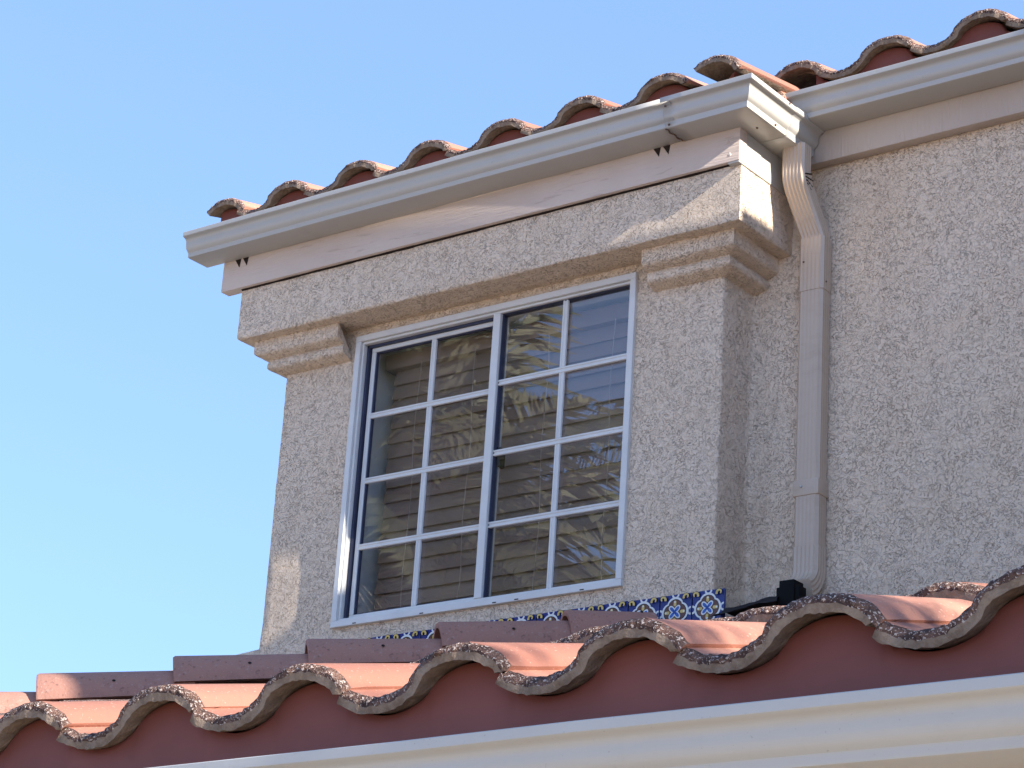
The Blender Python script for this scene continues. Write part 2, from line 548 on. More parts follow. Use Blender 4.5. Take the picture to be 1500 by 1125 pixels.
# ------------------------------------------------------------------ gutters (ogee profile; u = distance from the fascia)
GP = [(0.002, 0.080), (0.002, 0.0), (0.088, 0.0), (0.0935, 0.002), (0.0945, 0.005), (0.0945, 0.0125), (0.0955, 0.0160), (0.0985, 0.0188), (0.103, 0.0225), (0.1070, 0.0285), (0.1090, 0.036),
      (0.1095, 0.043), (0.1100, 0.049), (0.1115, 0.0545), (0.115, 0.0585), (0.120, 0.0610), (0.1255, 0.0630), (0.1277, 0.0650), (0.128, 0.069), (0.128, 0.0785), (0.1265, 0.080), (0.116, 0.080), (0.114, 0.078), (0.114, 0.072)]
def gutter(path, z0, grow=0.0, caps=(False, False), mat='gutter', step=0.12, wob=0.0014):
    prof = [(u + (grow if u > 0.05 else 0), z0 + z + (-grow if z < 0.003 else grow * 0.5)) for u, z in GP]
    v, f = sweep(path, prof, step)
    m = len(prof)
    for e, c in enumerate(caps):
        if c:
            b = 0 if e == 0 else len(v) - m
            f = f + [tuple(b + j for j in range(m - 3))]
    v = [Vector(q) + noise.noise_vector(Vector(q) * 2.3) * wob for q in v]
    o = part(mesh_obj('gutter', v, f, M[mat], None, 28))
    md = o.modifiers.new('thickness', 'SOLIDIFY')
    md.thickness = 0.0014; md.offset = -1
    return o
YF = -0.141
g_front = gutter([(-0.571, YF), (1.335, YF)], 1.260, 0, (True, False))
g_corner = gutter([(1.305, YF), (1.482, YF), (1.482, 0.121)], 1.260, 0.0022, (False, True), step=0.05, wob=0.003)
gutter([(1.482, -0.03), (1.482, 0.121)], 1.260, 0.0042, (False, True), step=0.05, wob=0.003)
g_back = gutter([(1.556, 0.1235), (XW, 0.1235)], 1.331, 0, (True, False))
g_low = gutter([(-1.72, -2.8215), (9.4, -2.8215)], -1.311, 0, (True, True), step=0.3, wob=0.002)
def screws():
    for c, n, mt in (((1.318, -0.2595, 1.317), (0, -1, 0), 'screw'), ((1.318, -0.2375, 1.268), (0, -1, 0), 'screw'),
                     ((1.6115, -0.07, 1.334), (1, 0, 0), 'screw'), ((1.5795, -0.09, 1.2665), (1, 0, 0), 'screw'), ((1.535, -0.115, 1.2575), (0, 0, -1), 'screw')):
        disc('screw', c, n, 0.0038, M[mt], 0.003, g_corner)
screws()
def seam(path, mat, w=0.0025):
    # bead of old sealant under the lap joint
    V, F = [], []
    for i, (p, r) in enumerate(path):
        p = Vector(p)
        for a in range(6):
            t = a / 6 * math.tau
            V.append(p + Vector((math.cos(t), 0, math.sin(t))) * w * r)
    for i in range(len(path) - 1):
        for a in range(6):
            F.append((i * 6 + a, i * 6 + (a + 1) % 6, i * 6 + 6 + (a + 1) % 6, i * 6 + 6 + a))
    return part(mesh_obj('sealant_bead', V, F, mat, None, 60), g_corner)
seam([((1.305 + 0.004 * math.sin(i * 1.7), -0.234 + 0.085 * i / 9, 1.2585), rnd.uniform(0.5, 1.5)) for i in range(10)], M['screw'])

# ------------------------------------------------------------------ downspout
def rect_profile(w, d, ribs, deep=1.0):
    """closed loop (a along width, b along depth); fluted front and sides"""
    pts = []
    r = 0.008
    def side(n, L, fn):
        return [fn(-L / 2 + r + (L - 2 * r) * i / n, deep * (-0.0022 if ribs and (i % 4) in (2,) else (0.0004 if ribs and (i % 4) == 0 else -0.0008 if ribs else 0))) for i in range(n + 1)]
    pts += side(20, w, lambda t, o: (t, -d / 2 - o))
    pts += side(12, d, lambda t, o: (w / 2 + o, t))
    pts += side(20, w, lambda t, o: (-t, d / 2 + o))
    pts += side(12, d, lambda t, o: (-w / 2 - o, -t))
    return pts
def pipe(name, pts, w, d, ribs=True, mat='spout', parent=None, deep=1.0):
    """pts: list of (centre, tangent angle in the y-z plane: 0 = straight down, + = towards +y)"""
    prof = rect_profile(w, d, ribs, deep)
    m = len(prof); V, F = [], []
    for c, ang in pts:
        c = Vector(c)
        bx = Vector((1, 0, 0)); by = Vector((0, math.cos(ang), math.sin(ang)))
        for a, b in prof:
            V.append(c + bx * a + by * b)
    for i in range(len(pts) - 1):
        for j in range(m):
            k = (j + 1) % m
            F.append((i * m + j, i * m + k, (i + 1) * m + k, (i + 1) * m + j))
    F.append(tuple(range(m))); F.append(tuple((len(pts) - 1) * m + j for j in range(m)))
    return part(mesh_obj(name, V, F, M[mat], None, 32), parent or house)
ds = empty('downspout', (1.585, 0.137, -0.1)); part(ds)
bpy.context.view_layer.update()
a0 = 0.50
tp = [((1.5635, 0.055, 1.262), 0), ((1.5635, 0.055, 1.178), 0)]
n = 6
for i in range(1, n + 1):
    t = i / n
    tp.append(((1.5635 + 0.004 * t, 0.055 + 0.016 * t * t, 1.178 - 0.050 * t), a0 * t))
tp += [((1.581, 0.132, 1.018), a0)]
for i in range(1, 5):
    t = i / 4
    tp.append(((1.582, 0.1325 + 0.004 * t, 1.018 - 0.024 * t), a0 * (1 - t)))
tp.append(((1.583, 0.1365, 0.97), 0))
pipe('elbow', tp, 0.074, 0.050, True, parent=ds)
def crimps():
    for i, z in enumerate((1.172, 1.158, 1.143, 1.128)):
        y = 0.060 + 0.004 * i
        v, f = box_data(1.5985, 1.6035, y - 0.020, y + 0.018, z - 0.0018, z + 0.0018, 0.0008, 1)
        v = [(a, b, c + (b - y) * (0.35 - 0.32 * i)) for a, b, c in v]
        part(mesh_obj('crimp', v, f, M['dark']), ds)
crimps()
pipe('sleeve', [((1.584, 0.1365, 0.998), 0), ((1.584, 0.1365, 0.836), 0)], 0.0800, 0.055, True, parent=ds, deep=0.5)
pipe('pipe', [((1.584, 0.1365, 0.85), 0), ((1.585, 0.1365, 0.04), 0)], 0.0765, 0.0515, True, parent=ds, deep=0.4)
part(box('strap', (1.584 - 0.0412, 1.584 + 0.0412, 0.1082, 0.1635, 0.226, 0.272), M['spout'], None, 0.003), ds)
disc('screw', (1.572, 0.1082, 0.252), (0, -1, 0), 0.004, M['gutter'], 0.004, ds)
disc('screw', (1.562, 0.1090, 0.925), (0, -1, 0), 0.003, M['screw'], 0.003, ds)
disc('screw', (1.6235, 0.13, 0.86), (1, 0, 0), 0.003, M['screw'], 0.003, ds)
be = [((1.585, 0.1365, 0.082), 0), ((1.585, 0.1365, 0.012), 0)]
for i in range(1, 9):
    t = i / 8
    A = -1.15 * t
    be.append(((1.585, 0.1365 - 0.062 * (1 - math.cos(1.15 * t)) - 0.012 * t, 0.012 - 0.062 * math.sin(1.15 * t) - 0.004 * t), A))
pipe('shoe', be, 0.080, 0.055, True, parent=ds)

# ------------------------------------------------------------------ S tiles
A_T, TH = 0.0305, 0.024
def hprof(t):
    if t < 0.22:
        return -A_T + A_T * 0.62 * ((0.22 - t) / 0.22) ** 2
    c = -math.cos(math.tau * (t - 0.22) / 1.04)
    return A_T * math.copysign(abs(c) ** 0.66, c)
def tile_data(n, L, seed, t0=0.0, t1=1.025, fine=True):
    ys = [('t', L, 0), ('t', 0.05, 0), ('t', 0.013, 0), ('e', 0.006, 0.002), ('e', 0.001, 0.007), ('e', 0.0, 0.0125), ('u', 0.0015, 1), ('u', 0.05, 1), ('u', L, 1)] if fine else \
         [('t', L, 0), ('e', 0.010, 0), ('u', 0.0, 0.010), ('u', 0.0, 1), ('u', L, 1)]
    V, F, MI = [], [], []
    m = len(ys)
    r = random.Random(seed)
    for i in range(n + 1):
        t = t0 + (t1 - t0) * i / n
        x = (t - 0.74) * PITCH_T
        e = 1e-3
        s = (hprof(min(t + e, 1.06)) - hprof(t - e)) / ((min(t + e, 1.06) - t + e) * PITCH_T)
        nx, nz = -s / math.hypot(1, s), 1 / math.hypot(1, s)
        th = TH * (0.72 if i in (0, n) else 1.0)
        for kind, y, dz in ys:
            if dz == 1:
                o = -TH / 2 if i not in (0,) else -TH / 2
                if i == n: o = 0.004
            else:
                o = TH / 2 - dz
            jx = jy = jz = 0
            if fine and kind == 'e':
                jy = r.uniform(-0.0005, 0.005); jz = r.uniform(-0.0022, 0.0016); jx = r.uniform(-0.001, 0.001)
            elif fine and y < 0.02:
                jy = r.uniform(-0.0005, 0.0025); jz = r.uniform(-0.0012, 0.0012)
            if fine and y < 0.02:
                q = Vector((x * 38, seed * 7.3, o * 60))
                jy += 0.0035 * noise.noise(q) + 0.002 * noise.noise(q * 2.7); jz += 0.0022 * noise.noise(q + Vector((0, 40, 0)))
            V.append((x + nx * o + jx, y + jy, hprof(t) + nz * o + jz))
    for i in range(n):
        for j in range(m):
            k = (j + 1) % m
            F.append((i * m + j, i * m + k, (i + 1) * m + k, (i + 1) * m + j))
            a, b = ys[j], ys[k]
            if k == 0: MI.append(2)
            elif a[0] == 't' and b[0] == 't': MI.append(0)
            elif a[0] == 'u' and b[0] == 'u': MI.append(2)
            elif b[0] == 'u': MI.append(2 if fine else 1)
            else: MI.append(1)
    F.append(tuple(range(m))); MI.append(0)
    F.append(tuple(n * m + j for j in range(m))); MI.append(0)
    return V, F, MI
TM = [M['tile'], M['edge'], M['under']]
def tile_mesh(name, *a, **k):
    v, f, mi = tile_data(*a, **k)
    o = mesh_obj(name, v, f, TM, None, 48, mi)
    me = o.data
    bpy.data.objects.remove(o)
    return me
eave_tiles = [tile_mesh('eave_tile', 44, 0.41, s) for s in (1, 2, 3, 4)]
field_tile = tile_mesh('field_tile', 12, 0.41, 9, fine=False)
edge_tile = tile_mesh('barrel_tile', 30, 0.41, 12, 0.50, 1.05)
loose_tile = tile_mesh('loose_tile', 30, 0.36, 14, 0.50, 1.05)
def put(me, name, loc, ang, parent, jit=0.004, yaw=0.0, roll=0.0):
    o = bpy.data.objects.new(name, me)
    col.objects.link(o)
    o.location = loc
    o.rotation_euler = (ang + rnd.uniform(-jit, jit), roll + rnd.uniform(-jit, jit), yaw + rnd.uniform(-jit, jit))
    part(o, parent)
    return o
CREST = A_T + TH / 2                                # crest above the tile's own origin

# lower roof: deck, field tiles, hip tiles, eave closure
YE, ZE = -2.882, -1.083 - CREST                     # front edge of the eave course, tile origin height
HX = 1.25                                           # hip: x = y + HX
def deck(name, V, F, m):
    return part(mesh_obj(name, V, F, m))
DZ = -0.105
zr = lambda y: ZE + DZ + 0.06 + SL * (y - YE)
xc = YE + HX
low_roof = deck('porch_roof', [(xc, YE + 0.06, zr(YE + 0.06) - 0.01), (9.4, YE + 0.06, zr(YE + 0.06) - 0.01), (9.4, 0.3, zr(0.3)), (0.3 + HX, 0.3, zr(0.3)), (xc, 3.0, zr(YE)), (0.3 + HX, 3.0, zr(0.3))],
                [(0, 1, 2, 3), (0, 3, 5, 4)], M['tile'])
ANG = math.atan(0.320) - 0.072
def lower_tiles():
    for i in range(9):
        y = YE + 0.3235 * i
        z = ZE + 0.320 * 0.3235 * i
        for j in range(-12, 12):
            x = 1.9734 + PITCH_T * j
            if x - 0.20 < y + HX or x > 5.2:
                continue
            if i > 5 and x > 4.7:
                continue
            me = eave_tiles[(j * 7 + i * 3) % 4] if i == 0 or (i <= 3 and 1.9 < x < 3.9) else field_tile
            put(me, 'roof_tile', (x + rnd.uniform(-0.002, 0.002), y + rnd.uniform(-0.005, 0.005), z + rnd.uniform(-0.0015, 0.0015)), ANG, low_roof)
lower_tiles()

def hip_mesh():
    n, L, R1, R2, th = 14, 0.405, 0.098, 0.088, 0.017
    V, F = [], []
    rows = [(0.0, R1 - 0.004, 0), (0.006, R1, 0), (L, R2, 0), (L, R2 - th, 1), (0.0, R1 - th, 1)]
    for i in range(n + 1):
        t = math.pi * (i / n)
        c, s = math.cos(t), math.sin(t)
        for y, r, q in rows:
            V.append((c * r * 1.12, y, s * r * 0.92 - 0.085 + 0.001 * math.sin(9 * t)))
    m = len(rows)
    for i in range(n):
        for j in range(m):
            k = (j + 1) % m
            F.append((i * m + j, i * m + k, (i + 1) * m + k, (i + 1) * m + j))
    F.append(tuple(range(m))); F.append(tuple(n * m + j for j in range(m)))
    o = mesh_obj('hip_tile', V, F, M['hip'], None, 40)
    me = o.data; bpy.data.objects.remove(o)
    return me
hip_me = hip_mesh()
def hips():
    sl = math.atan(SL / math.sqrt(2))
    for k in range(-7, 5):
        y = -1.19 + 0.2425 * k
        x = y + HX
        z = -0.037 + SL * y - 0.006
        o = put(hip_me, 'hip_tile', (x, y, z), sl - 0.105, low_roof, 0.016, -math.pi / 4)
        if k == 4:
            o.scale = (1, 0.60, 1); o.location.z -= 0.012
        # nail hole on the flank that faces the eave
        d = Vector((1, 1, 0)).normalized(); nrm = Vector((0.55, -0.55, 0.63)).normalized()
        c = Vector((x, y, z - 0.085)) + d * 0.20 + Vector((0, 0, 0.055 * 0 + 0.20 * (math.tan(sl - 0.105)))) + Vector((0.707 * 0.0905, -0.707 * 0.0905, 0.047))
        disc('nail_hole', c, nrm, 0.0048, M['dark'], 0.0012, low_roof)
hips()

def closure(name, x0, x1, xcrest, y, zorg, ztop_off, zbot, parent):
    """bent metal strip cut to the wave of the tiles"""
    V, F = [], []
    n = int((x1 - x0) / 0.012)
    for i in range(n + 1):
        x = x0 + (x1 - x0) * i / n
        t = ((x - xcrest) / PITCH_T + 0.74) % 1.0
        zt = zorg + hprof(t) - TH / 2 + ztop_off
        V += [(x, y, zbot), (x, y - 0.0, min(zt - 0.012, zt)), (x, y + 0.006, zt), (x, y + 0.05, zt)]
    for i in range(n):
        for j in range(3):
            F.append((i * 4 + j, i * 4 + j + 1, (i + 1) * 4 + j + 1, (i + 1) * 4 + j))
    return part(mesh_obj(name, V, F, M['closure'], None, 50), parent)
closure('eave_closure', -1.6, 5.3, 1.9734, YE + 0.034, ZE, 0.006, -1.262, low_roof)

# upper roof over the bay and over the wall behind
YU, ZU = -0.208, 1.459 - CREST
SU = 0.30
up_roof = deck('roof', [(-0.50, YU + 0.07, ZU - 0.035), (1.50, YU + 0.07, ZU - 0.035), (1.50, 3.2, ZU + SU * 3.3), (-0.50, 3.2, ZU + SU * 3.3),
                        (1.52, 0.128, 1.425), (XW, 0.128, 1.425), (XW, 3.2, 1.425 + SU * 3.07), (1.52, 3.2, 1.425 + SU * 3.07)], [(0, 1, 2, 3), (4, 5, 6, 7)], M['tile'])
ANGU = math.atan(SU) - 0.068
def upper_tiles():
    for i in range(4):
        for j in range(-1, 7):
            x = -0.185 + 0.2895 * j
            y, z = YU + 0.325 * i, ZU + SU * 0.325 * i
            if j == -1:
                put(edge_tile, 'roof_tile', (x + 0.01, y, z), ANGU, up_roof, 0.01)
            elif j == 6:
                if i == 0:
                    continue
                put(edge_tile, 'roof_tile', (x - 0.02, y, z), ANGU, up_roof)
            else:
                put(eave_tiles[(j + i) % 4] if i == 0 else field_tile, 'roof_tile', (x, y, z + rnd.uniform(-0.002, 0.002)), ANGU, up_roof, 0.008)
    z2 = 1.546 - CREST
    for i in range(3):
        for j in range(0, 11):
            x = 1.547 + 0.2955 * j
            if x > XW - 0.1: continue
            me = eave_tiles[(j + 2) % 4] if i == 0 else field_tile
            if j == 0: me = edge_tile
            put(me, 'roof_tile', (x, 0.06 + 0.325 * i, z2 + SU * 0.325 * i), ANGU, up_roof, 0.006)
upper_tiles()
lt = put(loose_tile, 'roof_tile', (1.452, -0.225, ZU + 0.002), ANGU - 0.10, up_roof, 0.0, -0.06, 0.12)
tag(lt, 'loose tilted barrel tile at the gutter corner')
# cut tile along the return
put(edge_tile, 'roof_tile', (1.475, -0.02, ZU - 0.005), ANGU - 0.05, up_roof, 0.0, -0.04, 0.30)
closure('eave_closure', -0.50, 1.49, -0.185, YU + 0.034, ZU, 0.004, 1.325, up_roof)
closure('eave_closure', 1.60, XW, 1.547, 0.092, 1.546 - CREST, 0.004, 1.40, up_roof)

# ------------------------------------------------------------------ window
win = empty('window', (WW / 2, 0, 0)); part(win)
bpy.context.view_layer.update()
def wbox(name, ext, mat='alu', bev=0.0015):
    return part(box(name, ext, M[mat], None, bev, 1), win)
def framed(name, x0, x1, z0, z1, w, y0, y1, mat='alu'):
    parts = [box_data(x0, x1, y0, y1, z1 - w, z1, 0.0015, 1), box_data(x0, x1, y0, y1, z0, z0 + w, 0.0015, 1),
             box_data(x0, x0 + w, y0 + 0.0004, y1 - 0.0004, z0 + w, z1 - w, 0.0015, 1), box_data(x1 - w, x1, y0 + 0.0004, y1 - 0.0004, z0 + w, z1 - w, 0.0015, 1)]
    v, f = join(parts)
    return part(mesh_obj(name, v, f, M[mat], None, 35), win)
framed('frame', 0, WW, 0, WH, 0.020, -0.014, 0.075)
framed('frame_lip', 0.020, WW - 0.020, 0.020, WH - 0.020, 0.008, -0.004, 0.070)
wbox('track', (0.028, 0.036, 0.012, 0.05, 0.028, WH - 0.028), 'gasket', 0.0005)
wbox('track', (0.028, 0.545, 0.012, 0.05, WH - 0.0365, WH - 0.028), 'gasket', 0.0005)
XM = 0.556
wbox('meeting_stile', (XM - 0.0135, XM + 0.0135, -0.006, 0.042, 0.028, WH - 0.028))
# sliding sash on the left, set back
framed('sash', 0.040, XM - 0.0135, 0.028, WH - 0.034, 0.016, 0.022, 0.046)
framed('sash_seal', 0.056, XM - 0.0295, 0.044, WH - 0.050, 0.0035, 0.025, 0.040, 'gasket')
framed('pane_seal', XM + 0.0135, WW - 0.028, 0.028, WH - 0.028, 0.0035, 0.004, 0.030, 'gasket')
def muntin(x0, x1, z0, z1, y):
    # flat bar with a raised rib each side
    horiz = (x1 - x0) > (z1 - z0)
    prof = [(-0.0092, 0.008), (-0.0092, 0.0015), (-0.008, 0), (-0.0035, 0), (-0.0022, 0.002), (0.0022, 0.002), (0.0035, 0), (0.008, 0), (0.0092, 0.0015), (0.0092, 0.008)]
    V = []
    for e in (0, 1):
        for a, b in prof:
            if horiz: V.append((x0 if e == 0 else x1, y + b, (z0 + z1) / 2 + a))
            else: V.append(((x0 + x1) / 2 + a, y + b, z0 if e == 0 else z1))
    m = len(prof)
    F = [(j, (j + 1) % m, m + (j + 1) % m, m + j) for j in range(m)] + [tuple(range(m)), tuple(range(m, 2 * m))]
    return part(mesh_obj('muntin', V, F, M['alu'], None, 25), win)
def half(x0, x1, z0, z1, yg):
    xm = (x0 + x1) / 2
    zz = [z0 + (z1 - z0) * i / 4 for i in range(5)]
    for i in (1, 2, 3):
        muntin(x0, x1, zz[i] - 0.0092, zz[i] + 0.0092, yg - 0.010)
    for i in range(4):
        muntin(xm - 0.0092, xm + 0.0092, zz[i] + (0.0094 if i else 0), zz[i + 1] - (0.0094 if i < 3 else 0), yg - 0.0096)
        for a, b in ((x0, xm), (xm, x1)):
            v, f = box_data(a, b, yg, yg + 0.004, zz[i], zz[i + 1])
            part(mesh_obj('pane', v, f, M['glass']), win)
half(0.0565, XM - 0.030, 0.0445, WH - 0.0505, 0.032)
half(XM + 0.014, WW - 0.0285, 0.0285, WH - 0.0285, 0.014)
for x in (0.09, 0.35, 0.62, 0.70, 0.93):
    wbox('weep_hole', (x, x + 0.014, -0.0148, -0.0135, 0.003, 0.006), 'dark', 0.0)
wbox('latch', (XM + 0.014, XM + 0.026, 0.018, 0.05, 0.44, 0.50), 'black', 0.002)
# reveal and dim room behind
rv = join([box_data(-0.03, 0.0, 0.076, 0.26, -0.03, WH + 0.03), box_data(WW, WW + 0.03, 0.076, 0.26, -0.03, WH + 0.03), box_data(0, WW, 0.076, 0.26, WH, WH + 0.03), box_data(0, WW, 0.076, 0.26, -0.03, 0.0)])
part(mesh_obj('reveal', rv[0], rv[1], M['white_in']), win)
bk = [(-0.9, 0.261, -0.9), (1.28, 0.261, -0.9), (1.28, 3.0, -0.9), (-0.25, 3.0, -0.9)]
rm = box_data(-0.24, 1.33, 0.262, 3.0, -0.8, 1.20)
fr = [q for q in rm[1] if not all(abs(rm[0][i][1] - 0.262) < 1e-4 for i in q)]
part(mesh_obj('room', rm[0], fr, M['room']), win)

# decorative glazed tiles along the foot of the bay
def talavera():
    S = 0.1010
    V, F, MI = [], [], []
    mats = ['glaze_blue', 'glaze_white', 'glaze_brown', 'glaze_yellow', 'glaze_light', 'glaze_black']
    v, f = box_data(-S / 2, S / 2, 0.0, 0.009, -S / 2, S / 2, 0.001, 1)
    V += v; F += f; MI += [0] * len(f)
    lay = [0]
    def poly(pts, mat):
        lay[0] += 1
        b = len(V); y = -0.00022 * lay[0]
        V.extend([(x * S, y, z * S) for x, z in pts]); F.append(tuple(range(b, b + len(pts)))); MI.append(mats.index(mat))
    def polar(fn, n=64, c=(0, 0), ph=0.0):
        return [(c[0] + fn(t) * math.cos(t + ph), c[1] + fn(t) * math.sin(t + ph)) for t in [i / n * math.tau for i in range(n)]]
    quat = lambda s: (lambda t: s * (0.82 + 0.18 * abs(math.cos(2 * t)) ** 0.7))
    # half rounds that join to the next tile
    for a in range(4):
        th = a * math.pi / 2
        ax, az = math.cos(th), math.sin(th)
        arc = [(0.495 * ax - r * math.cos(p) * ax - r * math.sin(p) * az * -1, 0.495 * az - r * math.cos(p) * az - r * math.sin(p) * ax) for r in (0.12,) for p in [-math.pi / 2 + math.pi * i / 10 for i in range(11)]]
        poly(arc, 'glaze_white')
        arc2 = [(0.495 * ax - r * math.cos(p) * ax - r * math.sin(p) * az * -1, 0.495 * az - r * math.cos(p) * az - r * math.sin(p) * ax) for r in (0.065,) for p in [-math.pi / 2 + math.pi * i / 10 for i in range(11)]]
        poly(arc2, 'glaze_blue')
    poly(polar(quat(0.425)), 'glaze_white')
    poly(polar(quat(0.365)), 'glaze_black')
    poly(polar(quat(0.345)), 'glaze_brown')
    for a in range(4):
        th = a * math.pi / 2
        c = (0.245 * math.cos(th), 0.245 * math.sin(th))
        poly(polar(lambda t: 0.062 + 0.02 * math.cos(2 * t), 20, c, th), 'glaze_yellow')
        c = (0.285 * math.cos(th), 0.285 * math.sin(th))
        poly(polar(lambda t: 0.028, 10, c), 'glaze_white')
    poly(polar(lambda t: 0.105 + 0.135 * abs(math.cos(2 * t)) ** 1.5, 64, (0, 0), math.pi / 4), 'glaze_white')
    poly(polar(lambda t: 0.050 + 0.150 * abs(math.cos(2 * t)) ** 2.2, 64, (0, 0), math.pi / 4), 'glaze_light')
    poly(polar(lambda t: 0.02 + 0.06 * abs(math.cos(2 * t)) ** 3, 48, (0, 0), math.pi / 4), 'glaze_blue')
    # scrolls in the corners: a thick hook of ochre edged with black
    for sx in (-1, 1):
        for sz in (-1, 1):
            for w, mt in ((0.052, 'glaze_black'), (0.036, 'glaze_yellow')):
                cl = []
                for i in range(15):
                    p = -0.5 + 4.6 * i / 14
                    r = 0.095 * (1 - 0.045 * i)
                    cl.append((0.385 + r * math.cos(p) * -1, 0.385 + r * math.sin(p)))
                cl = [(0.47, 0.25), (0.475, 0.32)] + cl[::-1] if False else cl
                L, R = [], []
                for i, q in enumerate(cl):
                    a = Vector(cl[max(0, i - 1)]); b = Vector(cl[min(len(cl) - 1, i + 1)])
                    d = (b - a).normalized(); nn = Vector((-d.y, d.x)) * w * (1 - 0.5 * i / 14)
                    L.append((q[0] + nn.x, q[1] + nn.y)); R.append((q[0] - nn.x, q[1] - nn.y))
                lay[0] += 1
                b0 = len(V); y = -0.00022 * lay[0]
                for (x1, z1), (x2, z2) in zip(L, R):
                    V.append((sx * min(x1, 0.493) * S, y, sz * min(z1, 0.493) * S)); V.append((sx * min(x2, 0.493) * S, y, sz * min(z2, 0.493) * S))
                for i in range(len(L) - 1):
                    F.append((b0 + 2 * i, b0 + 2 * i + 1, b0 + 2 * i + 3, b0 + 2 * i + 2)); MI.append(mats.index(mt))
    me = bpy.data.meshes.new('decorative_tile')
    me.from_pydata(V, [], F)
    for m in mats: me.materials.append(M[m])
    me.polygons.foreach_set('material_index', MI)
    me.update()
    return me
tal = talavera()
for i in range(12):
    o = bpy.data.objects.new('decorative_tile', tal)
    col.objects.link(o)
    o.location = (1.412 - 0.0505 - 0.1055 * i, -0.0125, -0.048 - 0.0505 + rnd.uniform(-0.001, 0.001))
    o.rotation_euler = (0, rnd.uniform(-0.006, 0.006), 0)
    part(o, wall)
# dark flashing where the roof meets the bay corner
fl = [(1.40 + 0.022 * i, -0.014 - 0.004 * math.sin(i * 1.3), -0.120 + 0.0026 * i + 0.002 * math.sin(i * 2.1)) for i in range(9)]
V, F = [], []
for x, y, z in fl:
    V += [(x, y - 0.05, z - 0.022), (x, y, z - 0.004), (x, y + 0.004, z + 0.010), (x, y + 0.16, z + 0.012)]
for i in range(len(fl) - 1):
    for j in range(3):
        F.append((i * 4 + j, i * 4 + j + 1, i * 4 + 5 + j, i * 4 + 4 + j))
part(mesh_obj('flashing', V, F, M['lead'], None, 40))

# ------------------------------------------------------------------ blind hanging behind the glass
blind = empty('window_blind', (WW / 2, 0.12, WH - 0.06))
tag(blind, 'tan slatted horizontal blind hanging closed behind the gridded window', 'blind')
bpy.context.view_layer.update()
def bpart(o):
    o.parent = blind; o.matrix_parent_inverse = blind.matrix_world.inverted(); return o
bpart(box('headrail', (0.035, 1.035, 0.095, 0.15, WH - 0.085, WH - 0.032), M['slat'], None, 0.002))
def slat_mesh():
    V, F = [], []
    for e in (0.062, 1.02):
        for i in range(7):
            a = -1 + 2 * i / 6
            V.append((e, -0.004 * (1 - a * a), 0.0275 * a))
        for i in range(6, -1, -1):
            a = -1 + 2 * i / 6
            V.append((e, -0.004 * (1 - a * a) + 0.0028, 0.0275 * a))
    m = 14
    F = [(j, (j + 1) % m, m + (j + 1) % m, m + j) for j in range(m)] + [tuple(range(m)), tuple(range(m, 2 * m))]
    o = mesh_obj('slat', V, F, M['slat'], None, 40)
    me = o.data; bpy.data.objects.remove(o); return me
sm = slat_mesh()
for i in range(18):
    o = bpy.data.objects.new('slat', sm)
    col.objects.link(o)
    o.location = (rnd.uniform(-0.006, 0.006), 0.118, WH - 0.108 - 0.049 * i)
    o.rotation_euler = (math.radians(-13) + rnd.uniform(-0.02, 0.02), rnd.uniform(-0.002, 0.002), 0)
    bpart(o)
for x in (0.19, 0.41, 0.69, 0.93):
    V, F = [], []
    for i in range(24):
        z = WH - 0.085 - 0.86 * i / 23
        xx = x + 0.004 * math.sin(i * 0.5 + x * 9) - (0.02 * max(0, (i - 19) / 4) ** 2 if x == 0.41 else 0)
        for a in range(5):
            t = a / 5 * math.tau
            V.append((xx + 0.0016 * math.cos(t), 0.086 + 0.0016 * math.sin(t), z))
    for i in range(23):
        for a in range(5):
            F.append((i * 5 + a, i * 5 + (a + 1) % 5, i * 5 + 5 + (a + 1) % 5, i * 5 + 5 + a))
    bpart(mesh_obj('cord', V, F, M['cord'], None, 60))

# ------------------------------------------------------------------ black drain fitting at the downspout's foot
df = []
df.append(box_data(1.575, 1.622, 0.0, 0.05, -0.125, -0.046, 0.003))
df.append(box_data(1.563, 1.634, 0.006, 0.045, -0.104, -0.062, 0.003))
dv, dfc = join(df)
fit = mesh_obj('drain_fitting', dv, dfc, M['black'], None, 35)
tag(fit, 'small black plastic drain fitting below the downspout on the roof tiles', 'fitting')

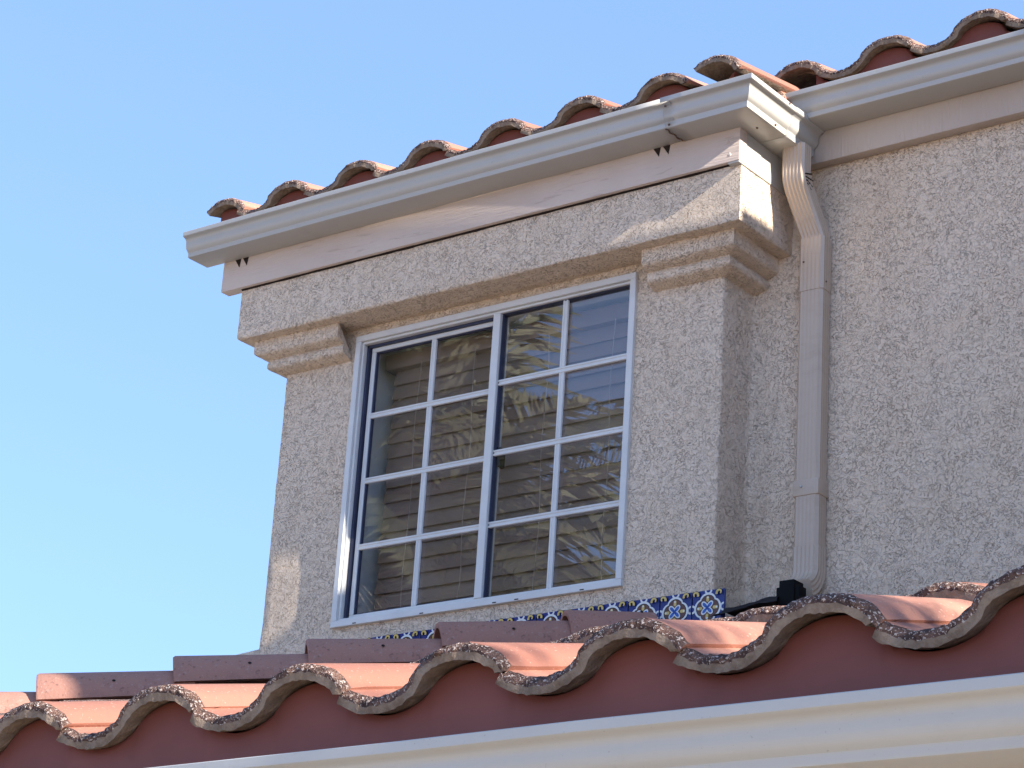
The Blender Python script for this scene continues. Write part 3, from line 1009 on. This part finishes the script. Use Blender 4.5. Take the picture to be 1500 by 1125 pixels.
# ------------------------------------------------------------------ palm in the garden, mirrored in the panes
def palm(loc, h):
    root = empty('palm_tree', loc)
    tag(root, 'tall garden palm with arching fronds reflected in the window', 'palm tree')
    bpy.context.view_layer.update()
    def add(o):
        o.parent = root; o.matrix_parent_inverse = Matrix.Identity(4); return o
    V, F = [], []
    n, k = 40, 14
    for i in range(n + 1):
        z = h * i / n
        r = 0.20 - 0.06 * i / n + (0.10 * (1 - i / 4) if i < 4 else 0) + (0.012 if i % 2 else 0)
        for a in range(k):
            t = a / k * math.tau
            V.append((r * math.cos(t) + 0.10 * math.sin(z * 0.5), r * math.sin(t), z))
    for i in range(n):
        for a in range(k):
            F.append((i * k + a, i * k + (a + 1) % k, (i + 1) * k + (a + 1) % k, (i + 1) * k + a))
    F.append(tuple(range(n * k, n * k + k)))
    add(mesh_obj('trunk', V, F, M['bark'], None, 60))
    def frond(L, droop, seed, mat):
        r = random.Random(seed)
        V, F = [], []
        pts = []
        for i in range(41):
            t = i / 40
            pts.append(Vector((L * (t - 0.18 * droop * t * t), 0.05 * math.sin(t * 3), L * (0.55 * t * (1 - 0.2 * droop) - droop * 0.62 * t * t))))
        for i in range(40):
            w = 0.022 * (1 - i / 44)
            a, b = pts[i], pts[i + 1]
            q = len(V)
            V += [a + Vector((0, w, 0)), a - Vector((0, w, 0)), a + Vector((0, 0, w)), b + Vector((0, w * .97, 0)), b - Vector((0, w * .97, 0)), b + Vector((0, 0, w * .97))]
            F += [(q, q + 3, q + 5, q + 2), (q + 2, q + 5, q + 4, q + 1), (q + 1, q + 4, q + 3, q)]
        for i in range(5, 40):
            for s in (-1, 1):
                for hh in (0, 1):
                    t = (i + 0.5 * hh) / 40
                    a = pts[i].lerp(pts[i + 1] if i < 40 else pts[i], 0.5 * hh)
                    ll = (0.62 * math.sin(math.pi * min(1, t * 0.95 + 0.08)) + 0.12) * r.uniform(0.8, 1.1)
                    d = Vector((0.55 + r.uniform(-.1, .1), s * (0.8 + r.uniform(-.1, .1)), r.uniform(-0.1, 0.35))).normalized()
                    mid = a + d * ll * 0.5
                    tip = a + d * ll + Vector((0, 0, -ll * r.uniform(0.25, 0.6)))
                    wv = Vector((0.019, -s * 0.006, 0.012))
                    q = len(V)
                    V += [a - wv * .5, a + wv * .5, mid - wv, mid + wv, tip]
                    F += [(q, q + 1, q + 3, q + 2), (q + 2, q + 3, q + 4)]
        o = mesh_obj('frond', V, F, mat)
        me = o.data; bpy.data.objects.remove(o); return me
    kinds = [frond(2.5, 0.35, 1, M['palm_leaf']), frond(2.7, 0.8, 2, M['palm_leaf']), frond(2.6, 1.25, 3, M['palm_leaf']), frond(2.1, 2.0, 4, M['palm_dry'])]
    r = random.Random(5)
    for i in range(64):
        u = i / 64
        me = kinds[0] if u < 0.22 else kinds[1] if u < 0.5 else kinds[2] if u < 0.8 else kinds[3]
        o = bpy.data.objects.new('frond', me)
        col.objects.link(o)
        o.location = (0.10 * math.sin(h * 0.5), 0, h - 0.25 * u)
        o.rotation_euler = (r.uniform(-.2, .2), math.radians(-62 + 95 * u * 0.9), i * 2.39996)
        o.rotation_mode = 'XYZ'
        s = r.uniform(0.85, 1.1); o.scale = (s, s, s)
        add(o)
palm((-6.3, -7.6, GROUND), 6.6)

# ------------------------------------------------------------------ unseen tree added to the right to shade the end of the eave
def tree(loc, h, rad):
    root = empty('added_shade_tree', loc)
    tag(root, 'unseen round leafy green tree added to shade the end of the tiled eave', 'tree')
    r = random.Random(11)
    V, F = [], []
    for i in range(9):
        for a in range(9):
            t = a / 9 * math.tau; q = 0.13 - 0.009 * i
            V.append((q * math.cos(t) + 0.05 * math.sin(i), q * math.sin(t), h * 0.6 * i / 8))
    for i in range(8):
        for a in range(9):
            F.append((i * 9 + a, i * 9 + (a + 1) % 9, i * 9 + 9 + (a + 1) % 9, i * 9 + 9 + a))
    o = mesh_obj('trunk', V, F, M['bark'], None, 60); o.parent = root
    V, F = [], []
    for c in range(260):
        while True:
            p = Vector((r.uniform(-1, 1), r.uniform(-1, 1), r.uniform(-1, 1)))
            if 0.25 < p.length < 1: break
        ctr = Vector((p.x * rad, p.y * rad, h - rad * 1.0 + p.z * rad))
        for l in range(46):
            q = ctr + Vector((r.gauss(0, .13), r.gauss(0, .13), r.gauss(0, .11)))
            d = Vector((r.uniform(-1, 1), r.uniform(-1, 1), r.uniform(-.6, .6))).normalized()
            e = d.orthogonal().normalized(); b = len(V)
            V += [q - d * .04, q + e * .02, q + d * .045, q - e * .02]; F.append((b, b + 1, b + 2, b + 3))
    o = mesh_obj('crown', V, F, M['leaf']); o.parent = root
tree((8.6, -3.6, GROUND), 5.08, 1.0)
